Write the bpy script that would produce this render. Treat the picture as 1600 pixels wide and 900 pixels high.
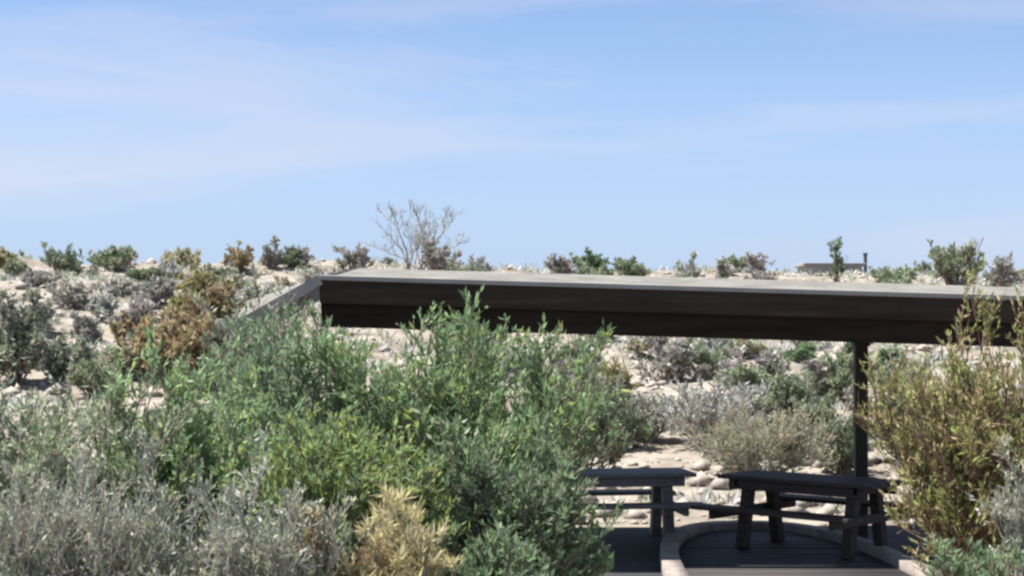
import bpy, math, random
import numpy as np
from mathutils import Vector, Matrix

# ------------------------------------------------------------------ camera, sky, sun, exposure
for o in list(bpy.data.objects):
    bpy.data.objects.remove(o)
S = bpy.context.scene
COL = S.collection
EYE, FPX, HOR = 2.4, 2537.0, 510.0          # eye height, focal length in photo pixels, eye level row
cam = bpy.data.cameras.new('camera')
cam.sensor_width = 36.0
cam.lens = FPX / 1600 * 36
cam.shift_y = (HOR - 450) / 1600
cam.clip_end = 8000
camo = bpy.data.objects.new('camera', cam)
camo.location = (0, 0, EYE)
camo.rotation_euler = (math.radians(90), 0, 0)
COL.objects.link(camo)
S.camera = camo

TOSUN = Vector((-0.46, 0.03, 0.88)).normalized()
W = bpy.data.worlds.new('World'); S.world = W; W.use_nodes = True
nt = W.node_tree; N = nt.nodes; L = nt.links
N.clear()
sky = N.new('ShaderNodeTexSky'); sky.sky_type = 'NISHITA'; sky.sun_disc = False
sky.sun_elevation = math.asin(TOSUN.z); sky.sun_rotation = math.atan2(TOSUN.x, TOSUN.y)
sky.altitude = 800; sky.air_density = 0.75; sky.dust_density = 0.25; sky.ozone_density = 3.2
tc = N.new('ShaderNodeTexCoord')
mp = N.new('ShaderNodeMapping'); mp.inputs['Scale'].default_value = (2.2, 2.2, 15.0); mp.inputs['Location'].default_value = (13.23, 7.1, 10.97)
L.new(tc.outputs['Generated'], mp.inputs['Vector'])
nz = N.new('ShaderNodeTexNoise'); nz.inputs['Scale'].default_value = 1.0; nz.inputs['Detail'].default_value = 7; nz.inputs['Roughness'].default_value = 0.55
nz.inputs['Distortion'].default_value = 0.5
L.new(mp.outputs[0], nz.inputs['Vector'])
rp = N.new('ShaderNodeValToRGB')
rp.color_ramp.elements[0].position = 0.44; rp.color_ramp.elements[0].color = (0, 0, 0, 1)
rp.color_ramp.elements[1].position = 0.72; rp.color_ramp.elements[1].color = (1, 1, 1, 1)
L.new(nz.outputs['Fac'], rp.inputs['Fac'])
ml = N.new('ShaderNodeMath'); ml.operation = 'MULTIPLY'; ml.inputs[1].default_value = 0.65
L.new(rp.outputs['Color'], ml.inputs[0])
mx = N.new('ShaderNodeMix'); mx.data_type = 'RGBA'
L.new(ml.outputs[0], mx.inputs['Factor'])
mx.inputs['B'].default_value = (4.25, 4.3, 5.0, 1)
sx = N.new('ShaderNodeSeparateXYZ'); L.new(tc.outputs['Generated'], sx.inputs[0])          # thin milky veil low in the sky
hz = N.new('ShaderNodeMapRange'); hz.interpolation_type = 'SMOOTHSTEP'
hz.inputs['From Min'].default_value = 0.0; hz.inputs['From Max'].default_value = 0.22; hz.inputs['To Min'].default_value = 0.92; hz.inputs['To Max'].default_value = 0.12
L.new(sx.outputs['Z'], hz.inputs['Value'])
mh = N.new('ShaderNodeMix'); mh.data_type = 'RGBA'; L.new(hz.outputs[0], mh.inputs['Factor']); L.new(sky.outputs[0], mh.inputs['A']); L.new(mh.outputs['Result'], mx.inputs['A'])
mh.inputs['B'].default_value = (2.75, 3.45, 4.75, 1)
bg = N.new('ShaderNodeBackground'); bg.inputs['Strength'].default_value = 0.07
L.new(mx.outputs['Result'], bg.inputs['Color'])
wo = N.new('ShaderNodeOutputWorld'); L.new(bg.outputs[0], wo.inputs['Surface'])

sun = bpy.data.lights.new('sun', 'SUN'); sun.energy = 4.6; sun.angle = math.radians(0.6); sun.color = (1.0, 0.955, 0.88)
suno = bpy.data.objects.new('sun', sun); suno.rotation_euler = (-TOSUN).to_track_quat('-Z', 'Y').to_euler()
suno.location = (-20, 20, 40); COL.objects.link(suno)

S.view_settings.view_transform = 'Standard'; S.view_settings.look = 'None'
S.view_settings.gamma = 1.0; S.view_settings.use_curve_mapping = False
S.view_settings.exposure = 1.35
S.render.engine = 'CYCLES'
S.cycles.use_denoising = True
S.cycles.filter_width = 2.6
S.cycles.max_bounces = 10; S.cycles.diffuse_bounces = 6; S.cycles.transmission_bounces = 10; S.cycles.transparent_max_bounces = 8

# ------------------------------------------------------------------ helpers
def tag(o, label=None, cat=None, group=None, kind=None):
    if label: o['label'] = label
    if cat: o['category'] = cat
    if group: o['group'] = group
    if kind: o['kind'] = kind
    return o

def empty(name, loc, rz=0):
    o = bpy.data.objects.new(name, None); o.empty_display_size = 0.2
    o.location = loc; o.rotation_euler = (0, 0, rz); COL.objects.link(o); return o

def link(name, me, parent=None):
    o = bpy.data.objects.new(name, me); COL.objects.link(o)
    if parent: o.parent = parent
    return o

def nodes(m):
    m.use_nodes = True; t = m.node_tree; t.nodes.clear()
    return t, t.nodes, t.links

def ramp(N, stops):
    r = N.new('ShaderNodeValToRGB'); e = r.color_ramp.elements
    while len(e) < len(stops): e.new(0.5)
    for k, (p, c) in enumerate(stops):
        e[k].position = p; e[k].color = (*c, 1)
    return r

def leaf_mat(name, c0, c1, c2, trans=0.45, patch=2.2):
    """leaf colour: random per leaf between three tints, drifting a little through the plant"""
    m = bpy.data.materials.new(name); t, N, L = nodes(m)
    g = N.new('ShaderNodeNewGeometry'); oi = N.new('ShaderNodeObjectInfo'); tc = N.new('ShaderNodeTexCoord')
    n = N.new('ShaderNodeTexNoise'); n.inputs['Scale'].default_value = patch; n.inputs['Detail'].default_value = 3
    L.new(tc.outputs['Object'], n.inputs['Vector'])
    a = N.new('ShaderNodeMath'); a.operation = 'MULTIPLY'; a.inputs[1].default_value = 0.42
    L.new(g.outputs['Random Per Island'], a.inputs[0])
    b = N.new('ShaderNodeMath'); b.operation = 'MULTIPLY_ADD'; b.inputs[1].default_value = 1.5; b.inputs[2].default_value = -0.46
    L.new(n.outputs['Fac'], b.inputs[0])
    s = N.new('ShaderNodeMath'); s.operation = 'ADD'; s.use_clamp = True
    L.new(a.outputs[0], s.inputs[0]); L.new(b.outputs[0], s.inputs[1])
    gain = 2.3 if c1[1] < 0.2 else 1.45
    c0, c1, c2 = [tuple(min(0.6, v * gain) for v in c) for c in (c0, c1, c2)]
    r = ramp(N, [(0.0, c0), (0.5, c1), (1.0, c2)]); L.new(s.outputs[0], r.inputs['Fac'])
    h = N.new('ShaderNodeHueSaturation')
    v = N.new('ShaderNodeMapRange'); v.inputs['To Min'].default_value = 0.82; v.inputs['To Max'].default_value = 1.18
    L.new(oi.outputs['Random'], v.inputs['Value']); L.new(v.outputs[0], h.inputs['Value']); L.new(r.outputs['Color'], h.inputs['Color'])
    d = N.new('ShaderNodeBsdfPrincipled'); d.inputs['Roughness'].default_value = 0.62; d.inputs['Specular IOR Level'].default_value = 0.3
    tr = N.new('ShaderNodeBsdfTranslucent'); mixs = N.new('ShaderNodeMixShader'); mixs.inputs[0].default_value = trans
    L.new(h.outputs[0], d.inputs['Base Color']); L.new(h.outputs[0], tr.inputs['Color'])
    L.new(d.outputs[0], mixs.inputs[1]); L.new(tr.outputs[0], mixs.inputs[2])
    o = N.new('ShaderNodeOutputMaterial'); L.new(mixs.outputs[0], o.inputs['Surface'])
    return m

def noisy_mat(name, stops, scale=4.0, rough=0.85, bump=0.3, bscale=40.0, stretch=(1, 1, 1), spec=0.3, second=None):
    m = bpy.data.materials.new(name); t, N, L = nodes(m)
    tc = N.new('ShaderNodeTexCoord'); mp = N.new('ShaderNodeMapping'); mp.inputs['Scale'].default_value = stretch
    L.new(tc.outputs['Object'], mp.inputs['Vector'])
    n = N.new('ShaderNodeTexNoise'); n.inputs['Scale'].default_value = scale; n.inputs['Detail'].default_value = 8; n.inputs['Roughness'].default_value = 0.62
    L.new(mp.outputs[0], n.inputs['Vector'])
    r = ramp(N, stops); L.new(n.outputs['Fac'], r.inputs['Fac'])
    col = r.outputs['Color']
    if second:
        sc, lo, hi, c = second
        n2 = N.new('ShaderNodeTexNoise'); n2.inputs['Scale'].default_value = sc; n2.inputs['Detail'].default_value = 5
        L.new(mp.outputs[0], n2.inputs['Vector'])
        r2 = ramp(N, [(lo, (0, 0, 0)), (hi, (1, 1, 1))]); L.new(n2.outputs['Fac'], r2.inputs['Fac'])
        mx = N.new('ShaderNodeMix'); mx.data_type = 'RGBA'
        L.new(r2.outputs['Color'], mx.inputs['Factor']); L.new(col, mx.inputs['A']); mx.inputs['B'].default_value = (*c, 1)
        col = mx.outputs['Result']
    nb = N.new('ShaderNodeTexNoise'); nb.inputs['Scale'].default_value = bscale; nb.inputs['Detail'].default_value = 6
    L.new(mp.outputs[0], nb.inputs['Vector'])
    bp = N.new('ShaderNodeBump'); bp.inputs['Strength'].default_value = bump; bp.inputs['Distance'].default_value = 0.02
    L.new(nb.outputs['Fac'], bp.inputs['Height'])
    d = N.new('ShaderNodeBsdfPrincipled'); d.inputs['Roughness'].default_value = rough; d.inputs['Specular IOR Level'].default_value = spec
    L.new(col, d.inputs['Base Color']); L.new(bp.outputs[0], d.inputs['Normal'])
    o = N.new('ShaderNodeOutputMaterial'); L.new(d.outputs[0], o.inputs['Surface'])
    return m

M = {}
M['sand'] = noisy_mat('pale_sand', [(0.30, (0.15, 0.122, 0.095)), (0.46, (0.235, 0.203, 0.167)), (0.66, (0.335, 0.302, 0.26))], 0.75, 0.95, 0.6, 9.0,
                      second=(1.7, 0.50, 0.66, (0.135, 0.122, 0.10)))
M['asphalt_and_shade'] = noisy_mat('asphalt_and_shade', [(0.3, (0.026, 0.026, 0.030)), (0.6, (0.040, 0.040, 0.045)), (0.75, (0.055, 0.054, 0.058))], 2.2, 0.8, 0.5, 120, second=(0.9, 0.56, 0.80, (0.13, 0.115, 0.10)))  # pad base asphalt; on the wide ground sheet this dark tone paints roof shade
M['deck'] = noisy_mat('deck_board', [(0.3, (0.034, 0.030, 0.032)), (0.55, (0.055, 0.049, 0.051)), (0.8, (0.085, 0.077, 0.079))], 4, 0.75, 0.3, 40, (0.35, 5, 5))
M['kerb'] = noisy_mat('kerb_concrete', [(0.3, (0.17, 0.145, 0.13)), (0.6, (0.29, 0.255, 0.235)), (0.8, (0.37, 0.335, 0.31))], 5, 0.85, 0.4, 60)
M['fascia'] = noisy_mat('fascia_paint', [(0.3, (0.030, 0.022, 0.016)), (0.55, (0.047, 0.036, 0.027)), (0.8, (0.074, 0.058, 0.044))], 3.0, 0.85, 0.2, 30, (0.3, 3, 4), 0.08)
M['beam'] = noisy_mat('beam_paint', [(0.3, (0.020, 0.015, 0.011)), (0.7, (0.036, 0.028, 0.022))], 3.0, 0.85, 0.2, 30, (0.3, 3, 4), 0.08)
M['roofing'] = noisy_mat('gravel_roofing', [(0.3, (0.125, 0.12, 0.105)), (0.5, (0.195, 0.187, 0.17)), (0.7, (0.26, 0.25, 0.23))], 2.2, 0.95, 0.9, 70, second=(5.0, 0.55, 0.72, (0.13, 0.122, 0.10)))
M['metal_edge'] = noisy_mat('roof_edge_metal', [(0.3, (0.24, 0.232, 0.22)), (0.7, (0.32, 0.31, 0.295))], 4.0, 0.6, 0.1, 20)
M['post'] = noisy_mat('post_paint', [(0.3, (0.014, 0.013, 0.009)), (0.7, (0.032, 0.029, 0.020))], 3, 0.6, 0.2, 30, (3, 3, 0.4))
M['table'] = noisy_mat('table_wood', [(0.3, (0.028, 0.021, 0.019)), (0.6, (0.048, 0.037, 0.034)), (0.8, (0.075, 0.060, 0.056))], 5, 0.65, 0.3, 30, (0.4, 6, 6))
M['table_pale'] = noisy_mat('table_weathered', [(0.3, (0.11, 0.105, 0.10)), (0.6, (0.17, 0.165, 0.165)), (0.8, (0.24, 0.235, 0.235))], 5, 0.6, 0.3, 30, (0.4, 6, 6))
M['stem'] = noisy_mat('stem_bark', [(0.3, (0.13, 0.105, 0.085)), (0.7, (0.25, 0.21, 0.17))], 9, 0.9, 0.3, 40)
M['stem_pale'] = noisy_mat('pale_twig', [(0.3, (0.27, 0.25, 0.225)), (0.7, (0.44, 0.42, 0.385))], 9, 0.9, 0.3, 40)
M['stem_red'] = noisy_mat('reddish_bark', [(0.3, (0.13, 0.085, 0.06)), (0.7, (0.24, 0.17, 0.12))], 9, 0.9, 0.3, 40)
M['stone'] = noisy_mat('stone', [(0.3, (0.24, 0.21, 0.18)), (0.6, (0.38, 0.34, 0.30)), (0.8, (0.48, 0.44, 0.40))], 6, 0.9, 0.5, 30)
M['frame'] = noisy_mat('frame_timber', [(0.3, (0.07, 0.07, 0.075)), (0.7, (0.13, 0.13, 0.135))], 3, 0.8, 0.2, 30)
M['shed'] = noisy_mat('shed_render', [(0.3, (0.30, 0.28, 0.27)), (0.7, (0.40, 0.38, 0.36))], 2, 0.9, 0.2, 20)
M['shedroof'] = noisy_mat('shed_roof', [(0.3, (0.22, 0.20, 0.20)), (0.7, (0.30, 0.28, 0.28))], 2, 0.9, 0.2, 20)
LF = {
 'green':   leaf_mat('leaf_green',   (0.062, 0.097, 0.048), (0.102, 0.153, 0.076), (0.155, 0.212, 0.108)),
 'bluegrn': leaf_mat('leaf_bluegreen', (0.064, 0.100, 0.058), (0.105, 0.155, 0.092), (0.160, 0.215, 0.130)),
 'dark':    leaf_mat('leaf_dark',    (0.046, 0.068, 0.040), (0.080, 0.112, 0.067), (0.135, 0.172, 0.108)),
 'yellowg': leaf_mat('leaf_yellowgreen', (0.088, 0.118, 0.036), (0.138, 0.172, 0.052), (0.195, 0.226, 0.082)),
 'grey':    leaf_mat('leaf_grey',    (0.150, 0.160, 0.130), (0.225, 0.235, 0.195), (0.330, 0.335, 0.290), 0.25),
 'greygrn': leaf_mat('leaf_greygreen', (0.115, 0.145, 0.090), (0.185, 0.215, 0.145), (0.270, 0.290, 0.215), 0.3),
 'olive':   leaf_mat('leaf_olive',   (0.072, 0.078, 0.032), (0.110, 0.114, 0.048), (0.160, 0.158, 0.074), 0.40),
 'rust':    leaf_mat('leaf_rust',    (0.125, 0.092, 0.055), (0.175, 0.130, 0.078), (0.235, 0.180, 0.110), 0.35),
 'straw':   leaf_mat('leaf_straw',   (0.300, 0.255, 0.130), (0.420, 0.365, 0.205), (0.540, 0.480, 0.290), 0.35),
 'tan':     leaf_mat('leaf_tan',     (0.225, 0.212, 0.150), (0.315, 0.292, 0.205), (0.395, 0.365, 0.268), 0.35),
 'purple':  leaf_mat('leaf_dusky',   (0.120, 0.110, 0.105), (0.170, 0.155, 0.145), (0.240, 0.220, 0.205), 0.25),
 'ashen':   leaf_mat('leaf_ashen',   (0.220, 0.220, 0.210), (0.310, 0.310, 0.300), (0.420, 0.420, 0.405), 0.2),
 'yellow':  leaf_mat('leaf_yellow',  (0.220, 0.195, 0.090), (0.310, 0.270, 0.130), (0.410, 0.360, 0.200), 0.35),
}

def mesh_from(name, V, F, mats, mi=None):
    """V (n,3) float; F list of arrays (k faces each of same size)"""
    me = bpy.data.meshes.new(name)
    sizes = [f.shape[1] for f in F if len(f)]
    F = [f for f in F if len(f)]
    loops = np.concatenate([f.ravel() for f in F]).astype(np.int32)
    tot = np.concatenate([np.full(len(f), f.shape[1]) for f in F]).astype(np.int32)
    st = np.concatenate([[0], np.cumsum(tot)[:-1]]).astype(np.int32)
    me.vertices.add(len(V)); me.vertices.foreach_set('co', np.ascontiguousarray(V, dtype=np.float32).ravel())
    me.loops.add(len(loops)); me.loops.foreach_set('vertex_index', loops)
    me.polygons.add(len(tot)); me.polygons.foreach_set('loop_start', st); me.polygons.foreach_set('loop_total', tot)
    for m in mats: me.materials.append(m)
    if mi is not None: me.polygons.foreach_set('material_index', mi)
    me.update(calc_edges=True); me.validate()
    return me

def tubes(P, R, sides=3):
    """P (n,k,3) paths, R (n,k) radii -> V,F"""
    n, k, _ = P.shape
    T = np.gradient(P, axis=1); T /= np.linalg.norm(T, axis=2, keepdims=True) + 1e-9
    ref = np.where(np.abs(T[:, :1, 2:3]) > 0.8, np.array([[[1.0, 0.2, 0]]]), np.array([[[0, 0.1, 1.0]]]))
    U = np.cross(T, np.broadcast_to(ref, T.shape)); U /= np.linalg.norm(U, axis=2, keepdims=True) + 1e-9
    Wv = np.cross(T, U)
    ang = np.arange(sides) * 2 * np.pi / sides
    V = P[:, :, None, :] + R[:, :, None, None] * (U[:, :, None, :] * np.cos(ang)[None, None, :, None] + Wv[:, :, None, :] * np.sin(ang)[None, None, :, None])
    idx = np.arange(n * k * sides).reshape(n, k, sides)
    a = idx[:, :-1, :]; b = np.roll(a, -1, axis=2); d = idx[:, 1:, :]; c = np.roll(d, -1, axis=2)
    F = np.stack([a, b, c, d], axis=-1).reshape(-1, 4)
    return V.reshape(-1, 3), F

def unit(v): return v / (np.linalg.norm(v, axis=-1, keepdims=True) + 1e-9)

def bez(p0, p1, p2, k):
    t = np.linspace(0, 1, k)[None, :, None]
    return (1 - t) ** 2 * p0[:, None] + 2 * t * (1 - t) * p1[:, None] + t ** 2 * p2[:, None]

def along(P, idx, t):
    k = P.shape[1]; f = t * (k - 1); i = np.clip(f.astype(int), 0, k - 2); w = (f - i)[:, None]
    a = P[idx, i]; b = P[idx, i + 1]
    return a * (1 - w) + b * w, unit(b - a)

def shrub_mesh(seed, w, h, mains=30, subs=7, twigs=5, leaves=9, leaf=(0.035, 0.010), up=0.5, low=0.05, stem=0.014,
               lean=0.0, droop=0.0, d=None, sublen=0.26, twlen=0.13, base=0.12, shape='dome', leafspread=0.9, sprigs=0, clump=0.0):
    """returns (stem mesh arrays, leaf arrays) of a branching desert shrub fitting a box w x d x h"""
    r = np.random.default_rng(seed); d = d or w * 0.9
    n = mains
    u = r.random(n); az = r.random(n) * 2 * np.pi
    if shape == 'dome':
        el = np.arcsin(low + (0.995 - low) * u); rad = 0.62 + 0.38 * r.random(n) ** 0.6
        ce = np.cos(el) ** 0.6
        T = np.stack([ce * np.cos(az) * w / 2 * 0.94, ce * np.sin(az) * d / 2 * 0.94, (0.10 + 0.82 * np.sin(el) ** 0.8) * h], 1) * rad[:, None]
    elif shape == 'tall':      # upright, widest at half height
        zz = 0.28 + 0.70 * u; ww = np.interp(zz, [0, 0.3, 0.5, 0.65, 0.82, 1.0], [0.2, 0.35, 0.8, 1.0, 0.75, 0.3]) * (0.35 + 0.65 * r.random(n))
        T = np.stack([np.cos(az) * w / 2 * ww, np.sin(az) * d / 2 * ww, zz * h * 0.96], 1)
    elif shape == 'vase':      # open tree, clear below
        el = np.arcsin(0.25 + 0.72 * u); rad = 0.8 + 0.2 * r.random(n)
        T = np.stack([np.cos(el) * np.cos(az) * w / 2, np.cos(el) * np.sin(az) * d / 2, (0.22 + 0.74 * np.sin(el)) * h], 1) * rad[:, None]
    elif shape == 'tuft':
        rr = r.random(n) ** 0.5
        T = np.stack([np.cos(az) * w / 2 * rr, np.sin(az) * d / 2 * rr, h * (1.0 - 0.55 * rr ** 2) * (0.75 + 0.25 * r.random(n))], 1)
    lump = 1 + 0.16 * np.sin(az * 3 + seed) * np.cos(u * 5 + seed * 1.7)
    T *= lump[:, None]
    if sprigs:
        T[:sprigs] *= np.array([0.7, 0.7, 1.0]); T[:sprigs, 2] = h * (0.82 + 0.13 * r.random(sprigs))
    B = np.stack([r.normal(0, base * w / 2, n), r.normal(0, base * d / 2, n), np.full(n, -0.03)], 1)
    C = B + (T - B) * np.array([0.28, 0.28, 0.62]) + r.normal(0, 0.06, (n, 3)) * w * 0.6
    A = bez(B, C, T, 8)
    A[:, 1:] += r.normal(0, 0.012, A[:, 1:].shape) * h
    if lean: A[:, :, 0] += lean * (A[:, :, 2] / h) ** 1.5
    RA = stem * (1 - 0.72 * np.linspace(0, 1, 8))[None] * (0.65 + 0.6 * r.random((n, 1)))
    size = (w + h) / 2
    def branch(P, per, length, lo, k, spread):
        m = P.shape[0] * per; idx = np.repeat(np.arange(P.shape[0]), per); t = lo + (1 - lo) * r.random(m)
        p, tan = along(P, idx, t)
        dirv = unit(tan * 0.75 + r.normal(0, spread, (m, 3)) + np.array([0, 0, up]))
        ln = length * size * (0.45 + 0.75 * r.random(m)) * (1.15 - 0.45 * t)
        e = p + dirv * ln[:, None] + np.array([0, 0, -droop]) * ln[:, None]
        c = p + dirv * ln[:, None] * 0.5 + r.normal(0, 0.1, (m, 3)) * ln[:, None]
        return bez(p, c, e, k)
    B2 = branch(A, subs, sublen, 0.30, 5, 0.48)
    B2[:, :, 2] = np.maximum(B2[:, :, 2], 0.02)
    C2 = branch(B2, twigs, twlen, 0.15, 4, 0.50)
    C2[:, :, 2] = np.maximum(C2[:, :, 2], 0.02)
    if clump:                                           # leave some boughs bare so that gaps show
        keep = np.repeat(r.random(B2.shape[0]) > clump, twigs); Cl = C2[keep]
    else: Cl = C2
    R2 = stem * 0.42 * (1 - 0.65 * np.linspace(0, 1, 5))[None] * np.ones((len(B2), 1))
    R3 = stem * 0.22 * (1 - 0.5 * np.linspace(0, 1, 4))[None] * np.ones((len(C2), 1))
    Vs, Fs = [], []; off = 0
    for P, R, sd in ((A, RA, 5), (B2, R2, 3), (C2, R3, 3)):
        V, F = tubes(P, R, sd); Vs.append(V); Fs.append(F + off); off += len(V)
    SV, SF = np.concatenate(Vs), np.concatenate(Fs)
    # leaves
    m = len(Cl) * leaves; idx = np.repeat(np.arange(len(Cl)), leaves); t = r.random(m) ** 0.8
    p, tan = along(Cl, idx, t)
    dirv = unit(tan + r.normal(0, leafspread * 0.6, (m, 3)) + np.array([0, 0, 0.25 - droop]))
    nrm = unit(np.cross(dirv, r.normal(0, 1, (m, 3))))
    side = np.cross(dirv, nrm)
    sz_ = (0.45 + 1.1 * r.random(m) ** 1.3)[:, None]; ll = leaf[0] * sz_ * (0.85 + 0.3 * r.random((m, 1))); lw = leaf[1] * sz_
    q0 = p; q1 = p + dirv * ll * 0.45 + side * lw * 0.5 + nrm * lw * 0.15; q2 = p + dirv * ll; q3 = p + dirv * ll * 0.45 - side * lw * 0.5 + nrm * lw * 0.15
    LV = np.stack([q0, q1, q2, q3], 1).reshape(-1, 3); LFc = np.arange(m * 4).reshape(m, 4)
    return SV, SF, LV, LFc

MIX = {'green': ('yellowg', 0.14, 'greygrn', 0.09), 'bluegrn': ('green', 0.25, 'greygrn', 0.12), 'dark': ('green', 0.22, 'greygrn', 0.14),
       'yellowg': ('green', 0.42, 'greygrn', 0.06), 'grey': ('greygrn', 0.30, 'tan', 0.06), 'greygrn': ('green', 0.16, 'tan', 0.12), 'olive': ('yellowg', 0.22, 'rust', 0.26),
       'ashen': ('greygrn', 0.2, 'tan', 0.12), 'rust': ('tan', 0.2, 'olive', 0.2), 'purple': ('greygrn', 0.18, 'ashen', 0.15), 'straw': ('tan', 0.25, 'yellow', 0.1),
       'tan': ('greygrn', 0.22, 'straw', 0.08), 'yellow': ('olive', 0.35, 'tan', 0.2)}

def make_shrub(name, loc, label, cat, seed, w, h, leafm, stemm='stem', group=None, rz=0, tree=False, **kw):
    SV, SF, LV, LFc = shrub_mesh(seed, w, h, **kw)
    root = empty(name, loc, rz); tag(root, label, cat, group)
    link('trunk' if tree else 'stems', mesh_from(name + '_stems', SV, [SF], [M[stemm]]), root)
    mi = None; mats = [LF[leafm]]
    if leafm in MIX:
        m1, f1, m2, f2 = MIX[leafm]; q = np.random.default_rng(seed + 7); u = q.random(len(LFc) // 4 + 1).repeat(4)[:len(LFc)]   # runs of neighbouring leaves turn together
        mats += [LF[m1], LF[m2]]; mi = np.where(u < f1, 1, np.where(u < f1 + f2, 2, 0)).astype(np.int32)
    link('crown' if tree else 'foliage', mesh_from(name + '_foliage', LV, [LFc], mats, mi), root)
    return root

def box_mesh(name, sx, sy, sz, mat, bev=0.008):
    """bevelled box, centred in x,y, from z=0 to sz"""
    import bmesh
    bm = bmesh.new(); bmesh.ops.create_cube(bm, size=1)
    bmesh.ops.scale(bm, vec=(sx, sy, sz), verts=bm.verts)
    bmesh.ops.translate(bm, vec=(0, 0, sz / 2), verts=bm.verts)
    if bev: bmesh.ops.bevel(bm, geom=list(bm.edges), offset=bev, segments=1, affect='EDGES')
    me = bpy.data.meshes.new(name); bm.to_mesh(me); bm.free(); me.materials.append(mat); return me

# ------------------------------------------------------------------ the ground
def vnoise(x, y, seed=0):
    def hsh(i, j):
        v = np.sin(i * 127.1 + j * 311.7 + seed * 74.7) * 43758.5453
        return v - np.floor(v)
    i, j = np.floor(x), np.floor(y); f, g = x - i, y - j
    f = f * f * (3 - 2 * f); g = g * g * (3 - 2 * g)
    return (hsh(i, j) * (1 - f) + hsh(i + 1, j) * f) * (1 - g) + (hsh(i, j + 1) * (1 - f) + hsh(i + 1, j + 1) * f) * g - 0.5

def sm(a, b, x):
    t = np.clip((x - a) / (b - a), 0, 1); return t * t * (3 - 2 * t)

def terrain(x, y):
    x = np.asarray(x, float); y = np.asarray(y, float)
    crest = 4.55 - 0.022 * np.clip(x, -30, 30)
    z = 0.78 * (1 - sm(5.5, 13.5, y))
    bank = sm(-1.6, -4.5, x) if False else np.clip((-x - 2.2) / 3.0, 0, 1)
    z = z + 0.55 * bank * sm(10, 16, y) * (1 - sm(24, 34, y))            # the bank left of the shelter
    t = np.clip((y - 22.5) / 37.5, 0, 1)
    z = z + crest * (0.72 * t + 0.28 * t * t * (3 - 2 * t))
    z = z + (0.85 * vnoise(x / 7.0, y / 9.0, 1) + 0.45 * vnoise(x / 2.7, y / 3.4, 2)) * sm(23, 32, y) * (1 - 0.45 * sm(50, 60, y)) * (1 - sm(90, 140, y))
    z = z + 0.05 * vnoise(x / 1.1, y / 1.1, 3) * sm(20, 24, y) + 0.03 * vnoise(x / 0.6, y / 0.6, 5) * (1 - sm(70, 90, y)) * (1 - sm(9, 11, y) * (1 - sm(20, 22, y)))
    z = np.where(y > 62, z - (np.minimum(y, 115) - 62) * 0.11, z)
    return z

def terr(x, y): return float(terrain(np.array([x]), np.array([y]))[0])

xs = np.concatenate([-np.geomspace(2500, 42, 14), np.linspace(-40, 40, 260), np.geomspace(42, 2500, 14)])
ys = np.concatenate([-np.geomspace(600, 12, 8), np.linspace(-10, 75, 330), np.geomspace(77, 5000, 26)])
gx, gy = np.meshgrid(xs, ys); gz = terrain(gx, gy)
V = np.stack([gx, gy, gz], -1).reshape(-1, 3)
ii = np.arange(len(V)).reshape(len(ys), len(xs))
F = np.stack([ii[:-1, :-1], ii[:-1, 1:], ii[1:, 1:], ii[1:, :-1]], -1).reshape(-1, 4)
gme = mesh_from('ground', V, [F], [M['sand']]); gme.polygons.foreach_set('use_smooth', np.ones(len(F), bool))
ground = tag(link('ground', gme), kind='structure', label='pale sandy desert ground rising to a low ridge')

def pix(px, py, D): return ((px - 800) / FPX * D, D, EYE - (py - HOR) / FPX * D)

def foot(px, py, d0=20.5, d1=61.5):
    """ground point seen at a photo pixel"""
    D = np.arange(d0, d1, 0.05); x = (px - 800) / FPX * D; z = EYE - (py - HOR) / FPX * D
    hit = np.nonzero(z <= terrain(x, D))[0]
    k = hit[0] if len(hit) else len(D) - 1
    return x[k], D[k], terr(x[k], D[k])

def sheet(name, pts, z, mat, thick=0.0):
    import bmesh
    bm = bmesh.new(); vs = [bm.verts.new((p[0], p[1], z)) for p in pts]; f = bm.faces.new(vs)
    if thick:
        e = bmesh.ops.extrude_face_region(bm, geom=[f])
        bmesh.ops.translate(bm, vec=(0, 0, thick), verts=[v for v in e['geom'] if isinstance(v, bmesh.types.BMVert)])
    bmesh.ops.recalc_face_normals(bm, faces=bm.faces)
    me = bpy.data.meshes.new(name); bm.to_mesh(me); bm.free(); me.materials.append(mat); return me

def pad_outline(cx, cy, a, b, n=36):
    """straight front, long rounded far end"""
    out = []
    for k in range(n + 1):
        t = math.pi * k / n; c, q = math.cos(t), math.sin(t)
        out.append((cx + a * math.copysign(abs(c) ** (2 / 2.7), c), cy + b * abs(q) ** (2 / 2.7)))
    return out

shade_outline = [(-1.6, 13.2), (6.9, 13.2), (7.1, 18.9), (5.5, 19.35), (3.0, 19.25), (1.2, 19.1), (-0.4, 18.7), (-1.5, 18.0)]
tag(link('shade_sheet', sheet('shade_sheet', shade_outline, -0.03, M['asphalt_and_shade'], 0.065)), kind='structure', label='dark ground sheet with the shade of the shelter put into its colour')  # dark sheet over the sand, its colour standing in for the roof shade
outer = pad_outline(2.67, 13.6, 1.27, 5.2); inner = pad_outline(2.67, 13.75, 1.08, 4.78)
pad = tag(link('table_pad', sheet('table_pad', inner, 0.035, M['asphalt_and_shade'], 0.012)), kind='structure', label='raised dark boarded table pad with rounded corners')
def pad_half(y):                                    # half width of the pad inside its kerb
    q = min(max((y - 13.75) / 4.78, 0), 0.9999); return 1.08 * (1 - q ** 2.7) ** (1 / 2.7)
yy = 13.80; rk = random.Random(3)
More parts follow.
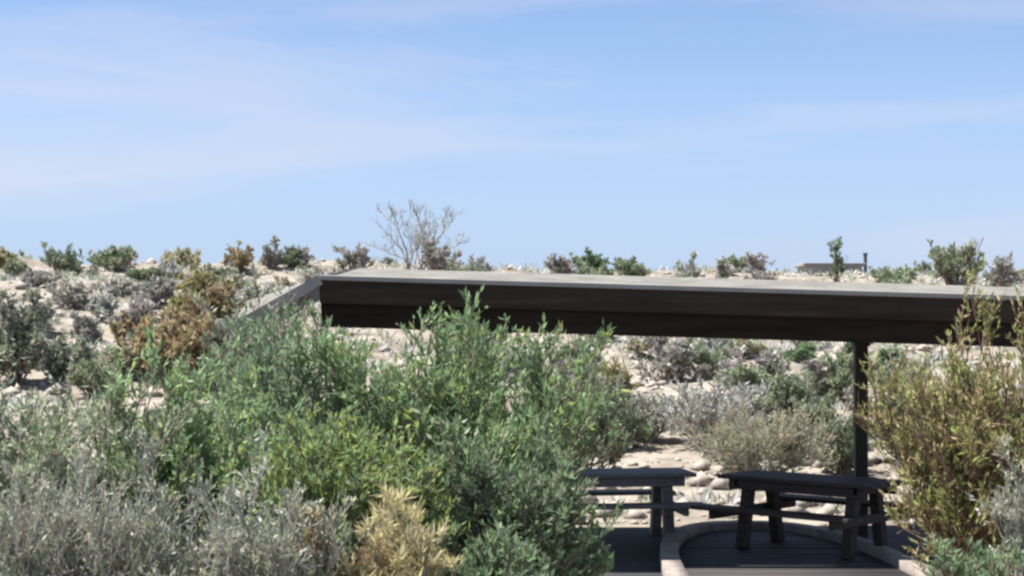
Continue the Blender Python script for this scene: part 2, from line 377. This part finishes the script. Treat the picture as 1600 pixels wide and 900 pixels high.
while yy < 18.35:
    w_p = 0.225; x0, x1 = pad_half(yy) - 0.02, pad_half(yy + w_p) - 0.02; zt_p = 0.076 + rk.uniform(-0.004, 0.004); sk = rk.uniform(-0.004, 0.004)
    vp = [(2.67 + a, b, c + (sk if a > 0 else 0) * (c > 0.06)) for c in (0.048, zt_p) for a, b in ((-x0, yy), (x0, yy), (x1, yy + w_p), (-x1, yy + w_p))]
    fp = np.array([[0, 3, 2, 1], [4, 5, 6, 7], [0, 1, 5, 4], [1, 2, 6, 5], [2, 3, 7, 6], [3, 0, 4, 7]])
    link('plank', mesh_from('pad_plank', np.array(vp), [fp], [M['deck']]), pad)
    yy += w_p + 0.022
n = len(outer)
kv = [(x, y, 0.035) for x, y in outer] + [(x, y, 0.155) for x, y in outer] + [(x, y, 0.155) for x, y in inner] + [(x, y, 0.06) for x, y in inner]
kf = [[k * n + i, k * n + (i + 1) % n, (k + 1) * n + (i + 1) % n, (k + 1) * n + i] for k in range(3) for i in range(n)]
tag(link('kerb', mesh_from('kerb', np.array(kv), [np.array(kf)], [M['kerb']])), kind='structure', label='pale concrete kerb rounding the table pad')

# ------------------------------------------------------------------ the picnic shelter
ROLL = 0.029
YF, YB = 15.7, 19.5
KS = YF / 16.2                                    # the roof was measured for a front edge 16.2 m away
sh = empty('picnic_shelter', (2.4, 17.8, 0.035))
tag(sh, 'flat roofed picnic shelter with dark brown fascia, pale gravel roof and slim dark post', 'shelter')
def zt(x): return EYE + (0.485 - ROLL * (x / KS + 1.92)) * KS       # top of the front fascia
XL, XR = -1.92 * KS, 7.3
def hexa(name, x0, x1, y0, y1, zb0, zb1, zt0, zt1, mat, bz=0.0, parent=sh, bev=0.006, dyz=0.0):
    """box whose bottom and top follow the roof pitch; dyz lifts the far side"""
    import bmesh
    bm = bmesh.new(); v = []
    for y, dz in ((y0, 0), (y1, dyz)):
        for x, zb, ztp in ((x0, zb0, zt0), (x1, zb1, zt1)):
            v.append(bm.verts.new((x, y, zb + dz))); v.append(bm.verts.new((x, y, ztp + dz)))
    for f in ((0, 2, 3, 1), (4, 5, 7, 6), (0, 1, 5, 4), (2, 6, 7, 3), (1, 3, 7, 5), (0, 4, 6, 2)): bm.faces.new([v[i] for i in f])
    bmesh.ops.recalc_face_normals(bm, faces=bm.faces)
    if bev: bmesh.ops.bevel(bm, geom=list(bm.edges), offset=bev, segments=1, affect='EDGES')
    me = bpy.data.meshes.new(name); bm.to_mesh(me); bm.free(); me.materials.append(mat)
    o = link(name, me, parent)
    o.matrix_parent_inverse = Matrix.Translation(-Vector(parent.location)) if parent is sh else Matrix.Identity(4)
    return o
RISE = 0.25
def zs(y): return RISE * (y - YF) / (YB - YF)
def run(name, y0, y1, dt, db, mat, x0=XL, x1=XR, **k):
    return hexa(name, x0, x1, y0, y1, zt(x0) - db, zt(x1) - db, zt(x0) - dt, zt(x1) - dt, mat, **k)
deck = hexa('roof_deck', XL + 0.03, XR - 0.03, YF + 0.045, YB - 0.045, zt(XL) - 0.09, zt(XR) - 0.09, zt(XL) - 0.012, zt(XR) - 0.012, M['roofing'], dyz=RISE * 0.97)
# front: pale metal edge, upper fascia board, lower beam board set back
run('edge_trim', YF - 0.022, YF + 0.05, -0.028, 0.022, M['metal_edge'])
for xa, xb in ((XL, 0.72), (0.7225, 3.75), (3.7525, XR)):
    run('fascia_board', YF, YF + 0.04, 0.026, 0.245, M['fascia'], xa, xb, bev=0.002)
run('beam', YF + 0.10, YF + 0.24, 0.20, 0.475, M['beam'])
run('beam', 17.72, 17.88, 0.02, 0.36, M['beam'])
bb = run('beam', YB - 0.26, YB - 0.12, 0.0, 0.30, M['beam'])
run('fascia_board', YB - 0.04, YB, -0.20, 0.14, M['fascia'])
for k in range(12):                                   # rafters under the deck
    x = -1.5 + k * 0.74
    hexa('rafter', x - 0.03, x + 0.03, YF + 0.26, YB - 0.28, zt(x) - 0.23, zt(x) - 0.23, zt(x) - 0.095, zt(x) - 0.095, M['beam'], dyz=RISE * 0.85)
hexa('fascia_board', XR - 0.04, XR, YF + 0.05, YB - 0.05, zt(XR) - 0.245, zt(XR) - 0.245, zt(XR) - 0.03, zt(XR) - 0.03, M['fascia'], dyz=RISE * 0.95)
# the left end: roof folded down
def wing(name, y0, y1, s0, s1, up_, down_, mat, flare=0.0):
    import bmesh
    bm = bmesh.new(); A = Vector((XL, 0, zt(XL))); B = Vector((XL - 0.88, 0, zt(XL) - 0.49)); dv = (B - A); nv = Vector((-dv.z, 0, dv.x)).normalized()
    if nv.z < 0: nv = -nv
    v = []
    for y in (y0, y1):
        dz = zs(y) * 0.97
        for s in (s0, s1):
            for o_ in (-down_, up_):
                p = A + dv * s + nv * o_ + Vector((-flare * s, 0, 0.22 * flare * s)) * (y == y1); v.append(bm.verts.new((p.x, y, p.z + dz)))
    for f in ((0, 2, 3, 1), (4, 5, 7, 6), (0, 1, 5, 4), (2, 6, 7, 3), (1, 3, 7, 5), (0, 4, 6, 2)): bm.faces.new([v[i] for i in f])
    bmesh.ops.recalc_face_normals(bm, faces=bm.faces)
    me = bpy.data.meshes.new(name); bm.to_mesh(me); bm.free(); me.materials.append(mat)
    o = link(name, me, sh); o.matrix_parent_inverse = Matrix.Translation(-Vector(sh.location)); return o
w_ = wing('folded_roof_end', YF + 0.05, YB - 0.05, -0.02, 1.0, 0.0, 0.06, M['roofing'], 0.42); w_['label'] = 'pale roof end sloping down on the left'
wing('edge_trim', YF - 0.02, YF + 0.045, 0.0, 1.02, 0.03, 0.07, M['metal_edge'])
wing('end_panel', YF + 0.005, YF + 0.045, 0.01, 0.99, -0.072, 0.19, M['roofing'])
# posts: one row down the middle
for px, Dp in ((1345, 17.8), (690, 17.8), (2130, 17.8)):
    x = (px - 800) / FPX * Dp
    if x > 6.6: x = 6.3
    g0 = 0.03
    hexa('post', x - 0.068, x + 0.068, Dp - 0.068, Dp + 0.068, g0 - 0.02, g0 - 0.02, zt(x) - 0.33, zt(x) - 0.33, M['post'], bev=0.012)
    hexa('bracket', x - 0.085, x + 0.085, Dp - 0.10, Dp + 0.10, zt(x) - 0.52, zt(x) - 0.52, zt(x) - 0.372, zt(x) - 0.372, M['post'], bev=0.006)
    hexa('base_plate', x - 0.13, x + 0.13, Dp - 0.13, Dp + 0.13, g0 + 0.006, g0 + 0.006, g0 + 0.024, g0 + 0.024, M['post'], bev=0.004)

# ------------------------------------------------------------------ picnic tables
def picnic_table(loc, rz, label, wood, length=1.9):
    t = empty('picnic_table', loc, rz); tag(t, label, 'table', 'picnic tables under the shelter')
    top = box_mesh('table_plank', length, 0.142, 0.042, wood, 0.006)
    for k in range(5):
        o = link('plank', top, t); o.location = (0, (k - 2) * 0.152, 0.715); o.rotation_euler = (0, 0, 0.004 * ((k * 7) % 3 - 1))
    seat = box_mesh('seat_plank', length, 0.135, 0.042, wood, 0.006)
    for s in (-1, 1):
        b = link('bench', seat, t); b.location = (0, s * 0.64, 0.425)
        b2 = link('plank', seat, b); b2.location = (0, s * 0.145, 0.002)
    rail = box_mesh('table_apron', length - 0.24, 0.04, 0.10, wood, 0.004)
    for s in (-1, 1):
        o = link('apron', rail, t); o.location = (0, s * 0.31, 0.612)
    leg = box_mesh('table_leg', 0.11, 0.12, 0.72, wood, 0.008)
    cross = box_mesh('table_cross', 0.05, 1.60, 0.09, wood, 0.005)
    clt = box_mesh('table_cleat', 0.05, 0.66, 0.075, wood, 0.005)
    for sx in (-1, 1):
        x = sx * (length / 2 - 0.30)
        for s in (-1, 1):
            o = link('leg', leg, t); o.location = (x, s * 0.34, 0.0); o.rotation_euler = (s * math.radians(11), 0, 0); o.scale = (1, 1, 0.985)
        o = link('crossbeam', cross, t); o.location = (x + sx * 0.082, 0, 0.337)
        o = link('cleat', clt, t); o.location = (x + sx * 0.082, 0, 0.638)
    return t
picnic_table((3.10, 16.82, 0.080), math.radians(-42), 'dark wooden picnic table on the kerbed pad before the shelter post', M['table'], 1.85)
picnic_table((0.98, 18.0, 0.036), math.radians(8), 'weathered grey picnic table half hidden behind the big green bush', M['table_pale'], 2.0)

# ------------------------------------------------------------------ near plants
def near(px, top, D, wpx, **k):
    x = (px - 800) / FPX * D; z = terr(x, D); zt_ = EYE - (top - HOR) / FPX * D
    return (x, D, z), wpx / FPX * D, zt_ - z
G_NEAR = 'bushes in the foreground'
def bush(px, top, D, wpx, name, label, seed, leafm, stemm='stem', cat='bush', hs=1.0, group=G_NEAR, **kw):
    loc, w, h = near(px, top, D, wpx)
    return make_shrub(name, loc, label, cat, seed, w, h * hs, leafm, stemm, group, **kw)

Q = dict(subs=9, twigs=6, leaves=11)
bush(460, 492, 11.9, 400, 'green_bush', 'blue-green upright bush before the sloping left roof end', 11, 'bluegrn', mains=84, leaf=(0.056, 0.017), up=0.65, **Q)
bush(615, 512, 11.4, 420, 'green_bush', 'dense mid-green bush under the left half of the dark fascia', 12, 'green', mains=90, leaf=(0.056, 0.017), up=0.6, **Q)
bush(765, 515, 11.0, 370, 'green_bush', 'tallest green bush whose pale tips cross the dark fascia', 53, 'green', mains=84, leaf=(0.056, 0.017), up=0.75, sprigs=3, **Q)
bush(795, 640, 9.9, 270, 'dark_bush', 'dark green bush left of the weathered table', 14, 'dark', mains=64, leaf=(0.05, 0.016), up=0.3, **Q)
bush(535, 600, 9.6, 340, 'yellow_green_bush', 'yellow-green bush in front of the dense mid-green one', 15, 'yellowg', mains=60, leaf=(0.046, 0.015), up=0.5, **Q)
bush(330, 555, 10.6, 360, 'green_bush', 'soft green bush below the rusty dead bush', 16, 'green', mains=66, leaf=(0.05, 0.016), up=0.6, **Q)
bush(150, 568, 10.4, 400, 'grey_green_bush', 'grey-green bush behind the pale grey brush on the left', 17, 'greygrn', mains=66, leaf=(0.05, 0.015), up=0.6, **Q)
bush(-10, 540, 9.8, 340, 'grey_green_bush', 'grey-green bush cut by the left edge of the picture', 18, 'greygrn', 'stem_pale', mains=50, leaf=(0.046, 0.014), up=0.7, **Q)
bush(80, 690, 8.2, 400, 'grey_brush', 'pale grey twiggy brush in the bottom left corner', 19, 'grey', 'stem_pale', mains=64, subs=9, twigs=6, leaves=8, leaf=(0.032, 0.011), up=0.7, stem=0.011)
bush(290, 690, 8.3, 340, 'grey_brush', 'silvery grey brush at the bottom between green bush and corner', 20, 'grey', 'stem_pale', mains=60, subs=9, twigs=6, leaves=8, leaf=(0.032, 0.011), up=0.6, stem=0.011)
bush(425, 745, 7.9, 250, 'grey_brush', 'low ashen brush beside the straw-coloured grass', 21, 'grey', 'stem_pale', mains=46, subs=9, twigs=6, leaves=8, leaf=(0.03, 0.011), up=0.5, stem=0.011)
bush(500, 800, 8.0, 140, 'dry_tuft', 'small orange-brown dry tuft beside the straw grass', 22, 'rust', 'stem_red', cat='dry plant', mains=40, subs=6, twigs=5, leaves=8, leaf=(0.035, 0.010), shape='tuft')
bush(615, 785, 8.1, 215, 'straw_grass', 'straw-yellow grass clump at the bottom of the picture', 23, 'straw', 'stem_pale', cat='grass clump', mains=70, subs=6, twigs=4, leaves=8, leaf=(0.06, 0.008), shape='tuft', up=0.8, stem=0.006, sublen=0.16, twlen=0.08)
bush(770, 800, 8.2, 200, 'dark_bush', 'low dark bush right of the straw grass', 24, 'dark', mains=46, leaf=(0.042, 0.014), up=0.35, **Q)
bush(1540, 512, 12.4, 440, 'feathery_tree', 'tall olive-brown feathery tree at the right edge before the fascia', 25, 'olive', 'stem_red', cat='tree', tree=True, group='trees',
     mains=72, subs=9, twigs=6, leaves=11, leaf=(0.056, 0.015), up=0.75, shape='tall', stem=0.019, clump=0.24, base=0.10)
bush(1605, 690, 11.2, 130, 'blue_grey_shrub', 'blue-grey shrub low at the right edge', 27, 'grey', 'stem_pale', mains=30, subs=8, twigs=5, leaves=9, leaf=(0.035, 0.014), up=0.4)
bush(1520, 825, 10.2, 170, 'green_shrub', 'low leafy shrub at the foot of the feathery tree', 28, 'dark', 'stem_red', mains=26, subs=7, twigs=5, leaves=8, leaf=(0.045, 0.016), up=0.3, clump=0.2)
bush(420, 420, 15.1, 200, 'pale_shrub', 'pale green shrub reaching up under the sloping roof end', 31, 'greygrn', 'stem', mains=64, subs=7, twigs=5, leaves=9, leaf=(0.055, 0.02), up=0.5, clump=0.2)
bush(190, 560, 13.0, 190, 'olive_shrub', 'olive green shrub on the bank below the sand', 33, 'green', 'stem', mains=36, subs=7, twigs=5, leaves=9, leaf=(0.05, 0.017), up=0.5)


# ------------------------------------------------------------------ hillside plants
def far(px, base, top, wpx, name, label, seed, leafm, stemm='stem', cat='bush', group='shrubs on the ridge and hillside', tree=False, d0=20.5, **kw):
    x, D, z = foot(px, base, d0); w = wpx / FPX * D; h = EYE - (top - HOR) / FPX * D - z
    h = max(h, 0.12)
    a = dict(mains=16, subs=6, twigs=5, leaves=7, leaf=(0.10, 0.05), stem=0.02)
    if D < 32: a.update(mains=24, subs=7, leaves=8, leaf=(0.06, 0.026))
    a.update(kw)
    return make_shrub(name, (x, D, z - 0.02), label, cat, seed, w, h, leafm, stemm, group, tree=tree, **a)
ridge = [
 (180, 424, 385, 70, 'round_bush', 'round grey-green bush alone on the left skyline', 'greygrn', {}),
 (12, 425, 395, 55, 'low_bush', 'yellowish bush on the skyline in the far left corner', 'yellow', {}),
 (62, 445, 428, 70, 'low_bush', 'flat grey bush low below the far left skyline', 'purple', {}),
 (105, 430, 402, 45, 'low_bush', 'small grey bush left of the round skyline bush', 'greygrn', {}),
 (292, 418, 388, 58, 'low_bush', 'tan bush on the skyline above the yellow bush', 'tan', {}),
 (382, 425, 378, 72, 'tan_bush', 'tall tan-brown bush on the skyline left of the roof end', 'rust', {}),
 (424, 420, 374, 34, 'thin_bush', 'thin dusky bush sticking up beside the tan-brown one', 'purple', dict(clump=0.35)),
 (456, 418, 386, 48, 'blue_bush', 'grey-green bush on the skyline just above the sloping roof end', 'greygrn', {}),
 (312, 470, 412, 80, 'yellow_bush', 'yellow flowering bush on the left slope', 'yellow', {}),
 (245, 480, 430, 58, 'dusky_bush', 'dusky purple-grey bush on the sand left of the yellow bush', 'purple', {}),
 (118, 480, 440, 95, 'wide_bush', 'wide purple-grey bush in the middle of the left slope', 'purple', {}),
 (190, 462, 440, 70, 'low_bush', 'low grey bush between the two purple-grey ones', 'ashen', {}),
 (136, 535, 494, 46, 'round_bush', 'small round grey bush on bare pale sand at left', 'purple', {}),
 (190, 530, 492, 30, 'thin_bush', 'thin brown bush right of the small round grey one', 'rust', dict(clump=0.3)),
 (60, 575, 528, 50, 'dusky_bush', 'dusky bush at the left under the bare sand', 'purple', {}),
 (552, 430, 373, 62, 'dusky_bush', 'dark round bush showing above the roof left of the bare tree', 'purple', {}),
 (682, 432, 374, 84, 'brown_bush', 'brown bush above the roof at the foot of the bare tree', 'purple', {}),
 (872, 440, 400, 46, 'low_bush', 'small dark bush above the middle of the roof', 'purple', {}),
 (930, 442, 390, 52, 'green_bush', 'dark green upright bush above the middle of the roof', 'dark', {}),
 (982, 442, 402, 62, 'low_bush', 'low grey bush above the roof right of the dark green one', 'greygrn', {}),
 (1076, 445, 396, 56, 'spiky_bush', 'sparse spiky bush above the roof', 'ashen', dict(clump=0.55, mains=10)),
 (1132, 445, 398, 30, 'thin_bush', 'thin pale bush above the roof right of the spiky one', 'ashen', dict(clump=0.35)),
 (1190, 452, 424, 70, 'low_bush', 'low grey bush left of the small shed', 'purple', {}),
 (1402, 462, 416, 66, 'low_bush', 'flat green bush between the shed and the round tree', 'greygrn', {}),
 (1565, 455, 402, 56, 'dusky_bush', 'dark dusky bush right of the round ridge tree', 'purple', {}),
 (272, 600, 480, 150, 'dead_bush', 'rusty orange-brown dead bush on the slope left of the shelter', 'rust', dict(mains=40, leaves=9)),
 (345, 590, 488, 120, 'dusky_bush', 'dusky twiggy bush at the low end of the roof', 'purple', dict(mains=34, leaves=8)),
 (28, 600, 462, 120, 'pale_shrub', 'tall pale green shrub at the left edge on the slope', 'grey', dict(mains=40, leaves=8)),
 (100, 590, 520, 90, 'pale_shrub', 'pale green shrub right of the tall one at the left edge', 'grey', dict(mains=30, leaves=8)),
 (205, 590, 545, 90, 'tan_bush', 'tan bush left of the rusty dead bush', 'tan', dict(mains=30, leaves=8)),
 (150, 620, 555, 100, 'pale_shrub', 'pale shrub in front of the bare sand at left', 'greygrn', dict(mains=30, leaves=8)),
 (60, 520, 470, 70, 'low_bush', 'pale ashen bush right of the tall shrub at the left edge', 'ashen', {}),
 (160, 500, 468, 60, 'low_bush', 'ashen bush below the wide purple-grey one', 'ashen', {}),
 (290, 500, 452, 55, 'low_bush', 'olive bush just below the yellow flowering bush', 'olive', {}),
 (400, 500, 440, 60, 'grey_bush', 'grey bush behind the sloping roof end', 'ashen', {}),
 (335, 520, 445, 95, 'rust_bush', 'tan-orange bush running up the slope just left of the roof end', 'rust', dict(mains=24)),
 (355, 470, 425, 60, 'tan_bush', 'tan bush on the slope just left of the roof end', 'tan', {}),
 (225, 440, 420, 60, 'low_bush', 'low grey-green bush on the sand right of the round skyline bush', 'greygrn', {}),
 # seen beneath the roof
 (1040, 600, 520, 92, 'dusky_bush', 'dark dusky bush on the slope under the middle of the roof', 'purple', {}),
 (1106, 575, 520, 96, 'dusky_bush', 'grey bush right of the dark dusky one under the roof', 'ashen', {}),
 (890, 590, 525, 90, 'grey_bush', 'grey bush under the roof right of the tall green bush', 'greygrn', {}),
 (1232, 660, 560, 105, 'green_bush', 'spreading green bush seen left of the post', 'greygrn', {}),
 (1312, 625, 548, 62, 'grey_bush', 'grey-green bush just left of the post, under the roof', 'greygrn', {}),
 (1170, 560, 532, 60, 'low_bush', 'low pale bush high on the slope under the roof', 'tan', {}),
 (1255, 565, 538, 45, 'low_bush', 'small dark bush high on the slope left of the post', 'dark', {}),
 (1330, 590, 535, 40, 'thin_bush', 'small dark bush touching the top of the post', 'dark', {}),
 (1110, 700, 585, 210, 'ashen_brush', 'wide ashen leafless brush behind the domed bush', 'ashen', dict(mains=34, stem=0.02)),
 (965, 700, 600, 95, 'grey_bush', 'grey-green bush left of the ashen brush', 'greygrn', {}),
 (1005, 690, 615, 120, 'grey_bush', 'broad grey bush low on the slope above the weathered table', 'ashen', dict(mains=30)),
 (955, 640, 555, 80, 'olive_bush', 'olive bush on the slope right of the tall green bush', 'olive', {}),
 (1165, 620, 570, 95, 'grey_bush', 'pale grey-green bush above the ashen brush', 'greygrn', {}),
 (1275, 690, 615, 85, 'grey_bush', 'grey bush between the domed bush and the post', 'greygrn', dict(clump=0.2)),
 (1005, 560, 528, 50, 'low_bush', 'small tan bush at the top of the slope left of the dark dusky bush', 'tan', {}),
 (1205, 590, 552, 60, 'dusky_bush', 'dusky low bush left of the spreading green one', 'purple', {}),
 (1390, 600, 540, 70, 'grey_bush', 'grey-green bush high on the slope right of the post', 'greygrn', {}),
 (1190, 752, 636, 240, 'domed_bush', 'domed tan-olive bush right behind the dark table', 'tan', dict(mains=50, leaves=12, leaf=(0.055, 0.014))),
 (1316, 740, 630, 90, 'green_bush', 'grey-green bush behind the post', 'greygrn', dict(clump=0.2)),
 (905, 745, 560, 175, 'olive_bush', 'olive green bush behind the weathered table', 'greygrn', dict(mains=36, leaves=10)),
 (1420, 735, 545, 150, 'green_bush', 'soft grey-green bush right of the post', 'greygrn', dict(mains=34, leaves=9)),
 (1505, 720, 560, 150, 'green_bush', 'green bush behind the feathery tree', 'green', dict(mains=30, leaves=9)),
]
for k, (px, b, t_, w, nm, lab, lf, kw) in enumerate(ridge):
    far(px, b, t_, w, nm, lab, 100 + k, lf, 'stem_pale' if lf in ('ashen', 'tan') else 'stem', **kw)
far(650, 428, 298, 190, 'bare_tree', 'thin bare grey tree standing on the ridge above the roof', 201, 'ashen', 'stem_pale', cat='tree', tree=True, group='trees', shape='vase',
    mains=15, subs=7, twigs=5, leaves=3, leaf=(0.07, 0.03), clump=0.45, stem=0.035, sublen=0.2, twlen=0.10)
far(1494, 458, 368, 108, 'round_tree', 'airy round grey-green tree on the ridge at the right', 202, 'greygrn', 'stem', cat='tree', tree=True, group='trees', shape='vase',
    mains=22, subs=7, twigs=5, leaves=7, leaf=(0.10, 0.05), clump=0.2, stem=0.04, sublen=0.22)
far(1306, 450, 366, 40, 'thin_tree', 'thin upright tree behind the small shed on the ridge', 203, 'dark', 'stem', cat='tree', tree=True, group='trees', shape='tall',
    mains=10, subs=6, twigs=4, leaves=6, leaf=(0.09, 0.04), clump=0.3)

# ------------------------------------------------------------------ shed and frame on the ridge
x, D, z = foot(1296, 452)
D = 60.5; x = (1296 - 800) / FPX * D; z = terr(x, D)
ztop = EYE - (413 - HOR) / FPX * D
shd = empty('small_shed', (x, D, z)); tag(shd, 'low flat-topped grey shed on the ridge above the roof', 'shed')
hh = ztop - z
link('wall', box_mesh('shed_wall', 2.05, 1.8, hh - 0.08, M['shed'], 0.02), shd)
o = link('roof', box_mesh('shed_roof', 2.3, 2.05, 0.12, M['shedroof'], 0.02), shd); o.location = (0, 0, hh - 0.10)
o = link('door', box_mesh('shed_door', 0.7, 0.05, min(hh - 0.2, 1.7), M['shedroof'], 0.01), shd); o.location = (0.4, -0.92, 0.0)
x2, D2 = (1352 - 800) / FPX * 61.5, 61.5; z2 = terr(x2, D2)
tp = EYE - (394 - HOR) / FPX * D2 - z2
fr = empty('marker_post', (x2, D2, z2)); tag(fr, 'slim grey post standing beside the grey shed on the ridge', 'post')
o = link('shaft', box_mesh('post_shaft', 0.12, 0.12, tp, M['frame'], 0.02), fr); o.location = (0, 0, -0.1)
o = link('cap', box_mesh('post_cap', 0.17, 0.17, 0.08, M['frame'], 0.02), fr); o.location = (0, 0, tp - 0.105)

# ------------------------------------------------------------------ small scrub scattered over the slope
rng = random.Random(5)
protos = []
for k, (lf, sm_, w, h, lab, nm) in enumerate([
  ('greygrn', 'stem', 0.9, 0.55, 'small grey-green scrub dotted on the pale slope', 'scrub'),
  ('ashen', 'stem_pale', 0.8, 0.45, 'small ashen dry scrub dotted on the pale slope', 'dry_scrub'),
  ('purple', 'stem', 0.8, 0.5, 'small dusky scrub dotted on the pale slope', 'dusky_scrub'),
  ('tan', 'stem_pale', 0.6, 0.4, 'small tan tuft dotted on the pale slope', 'tan_tuft')]):
    SV, SF, LV, LFc = shrub_mesh(300 + k, w, h, mains=14, subs=5, twigs=4, leaves=7, leaf=(0.075, 0.03), stem=0.012)
    protos.append((mesh_from(nm + '_stems', SV, [SF], [M[sm_]]), mesh_from(nm + '_foliage', LV, [LFc], [LF[lf]]), lab, nm))
cnt = 0; scrub = []
while cnt < 115:
    D = 23 + 37.5 * rng.random() ** 0.85; px = rng.uniform(-30, 1630)
    if D < 30 and px < 800: continue
    x = (px - 800) / FPX * D
    if vnoise(np.array([x / 5.0]), np.array([D / 5.0]), 9)[0] < -0.15: continue
    if D > 45 and 1225 < px < 1370: continue
    sm_, fm, lab, nm = protos[rng.choice([0, 0, 0, 1, 1, 2, 2, 3])]
    r_ = empty(nm, (x, D, terr(x, D) - 0.02), rng.uniform(0, 6.28)); s = rng.uniform(0.5, 1.6); r_.scale = (s, s, s * rng.uniform(0.8, 1.2))
    size = 'tiny' if s < 0.85 else 'small' if s < 1.25 else 'knee-high'
    zone = 'left of the shelter' if px < 400 else 'behind the green bushes' if px < 850 else 'seen beneath the roof' if px < 1345 else 'right of the post'
    hgt = 'by the skyline' if D > 50 else 'halfway up the slope' if D > 34 else 'near the foot of the slope'
    tag(r_, lab.replace('small', size).replace(' dotted on the pale slope', '') + ' ' + hgt + ', ' + zone, 'scrub', 'small scrub on the slope')
    link('stems', sm_, r_); link('foliage', fm, r_); cnt += 1; scrub.append((px, r_))
by = {}
for px, o in sorted(scrub, key=lambda q: q[0]): by.setdefault(o['label'], []).append(o)
for lab, os_ in by.items():
    if len(os_) > 1:
        for k, o in enumerate(os_):
            o['label'] = lab + (', leftmost' if k == 0 else ', rightmost' if k == len(os_) - 1 else ', ' + ('second', 'third', 'fourth', 'fifth', 'sixth')[k - 1] + ' from left')

# dry ground cover: tufts nobody could count
r = np.random.default_rng(21); nT, nB = 7500, 9
D = 20.2 + 41 * r.random(nT) ** 0.9; X = (r.random(nT) * 2600 - 1300) / FPX * D
ok = (vnoise(X / 3.0, D / 4.0, 12) + 0.35 * vnoise(X / 0.9, D / 0.9, 13)) > 0.02
D, X = D[ok], X[ok]; nT = len(D); Z = terrain(X, D)
s_ = 0.10 + 0.22 * r.random(nT)
P0 = np.repeat(np.stack([X, D, Z - 0.01], 1), nB, 0) + r.normal(0, 0.05, (nT * nB, 3)) * np.array([1, 1, 0])
dv = unit(r.normal(0, 0.8, (nT * nB, 3)) * np.array([1, 1, 0.1]) + np.array([0, 0, 0.9])); ln = np.repeat(s_, nB)[:, None] * (0.6 + 0.7 * r.random((nT * nB, 1)))
sd = unit(np.cross(dv, r.normal(0, 1, (nT * nB, 3)))) * 0.02
LV = np.stack([P0 - sd * 0.3, P0 + dv * ln * 0.6 + sd, P0 + dv * ln, P0 + dv * ln * 0.6 - sd], 1).reshape(-1, 3)
half = (r.random(nT) < 0.5).repeat(nB)
tag(link('dry_ground_cover', mesh_from('dry_ground_cover', LV, [np.arange(nT * nB * 4).reshape(-1, 4)], [LF['ashen'], LF['greygrn']], half.astype(np.int32))),
    'dry grey ground cover strewn over the sandy slope', 'ground cover', kind='stuff')

# stones: too many and too small to pick apart
r = np.random.default_rng(8); Vs, Fs = [], []; off = 0
ico = np.array([[1, 0, 0], [-1, 0, 0], [0, 1, 0], [0, -1, 0], [0, 0, 1], [0, 0, -0.5]], float)
icf = np.array([[0, 2, 4], [2, 1, 4], [1, 3, 4], [3, 0, 4], [2, 0, 5], [1, 2, 5], [3, 1, 5], [0, 3, 5]])
for k in range(6500):
    D = 19.6 + 41 * r.random() ** 1.2; x = (r.random() * 2600 - 1300) / FPX * D
    s = 0.03 + 0.22 * r.random() ** 4.5
    v = ico * (s * r.uniform(0.6, 1.3, 3)) + r.normal(0, 0.12 * s, (6, 3)); v[:, 2] *= 0.7
    a = r.random() * 6.28; c_, s_ = math.cos(a), math.sin(a)
    v = v @ np.array([[c_, s_, 0], [-s_, c_, 0], [0, 0, 1]]) + np.array([x, D, terr(x, D) + s * 0.12])
    Vs.append(v); Fs.append(icf + off); off += 6
tag(link('loose_stones', mesh_from('loose_stones', np.concatenate(Vs), [np.concatenate(Fs)], [M['stone']])), 'loose pale stones strewn over the slope', 'stones', kind='stuff')
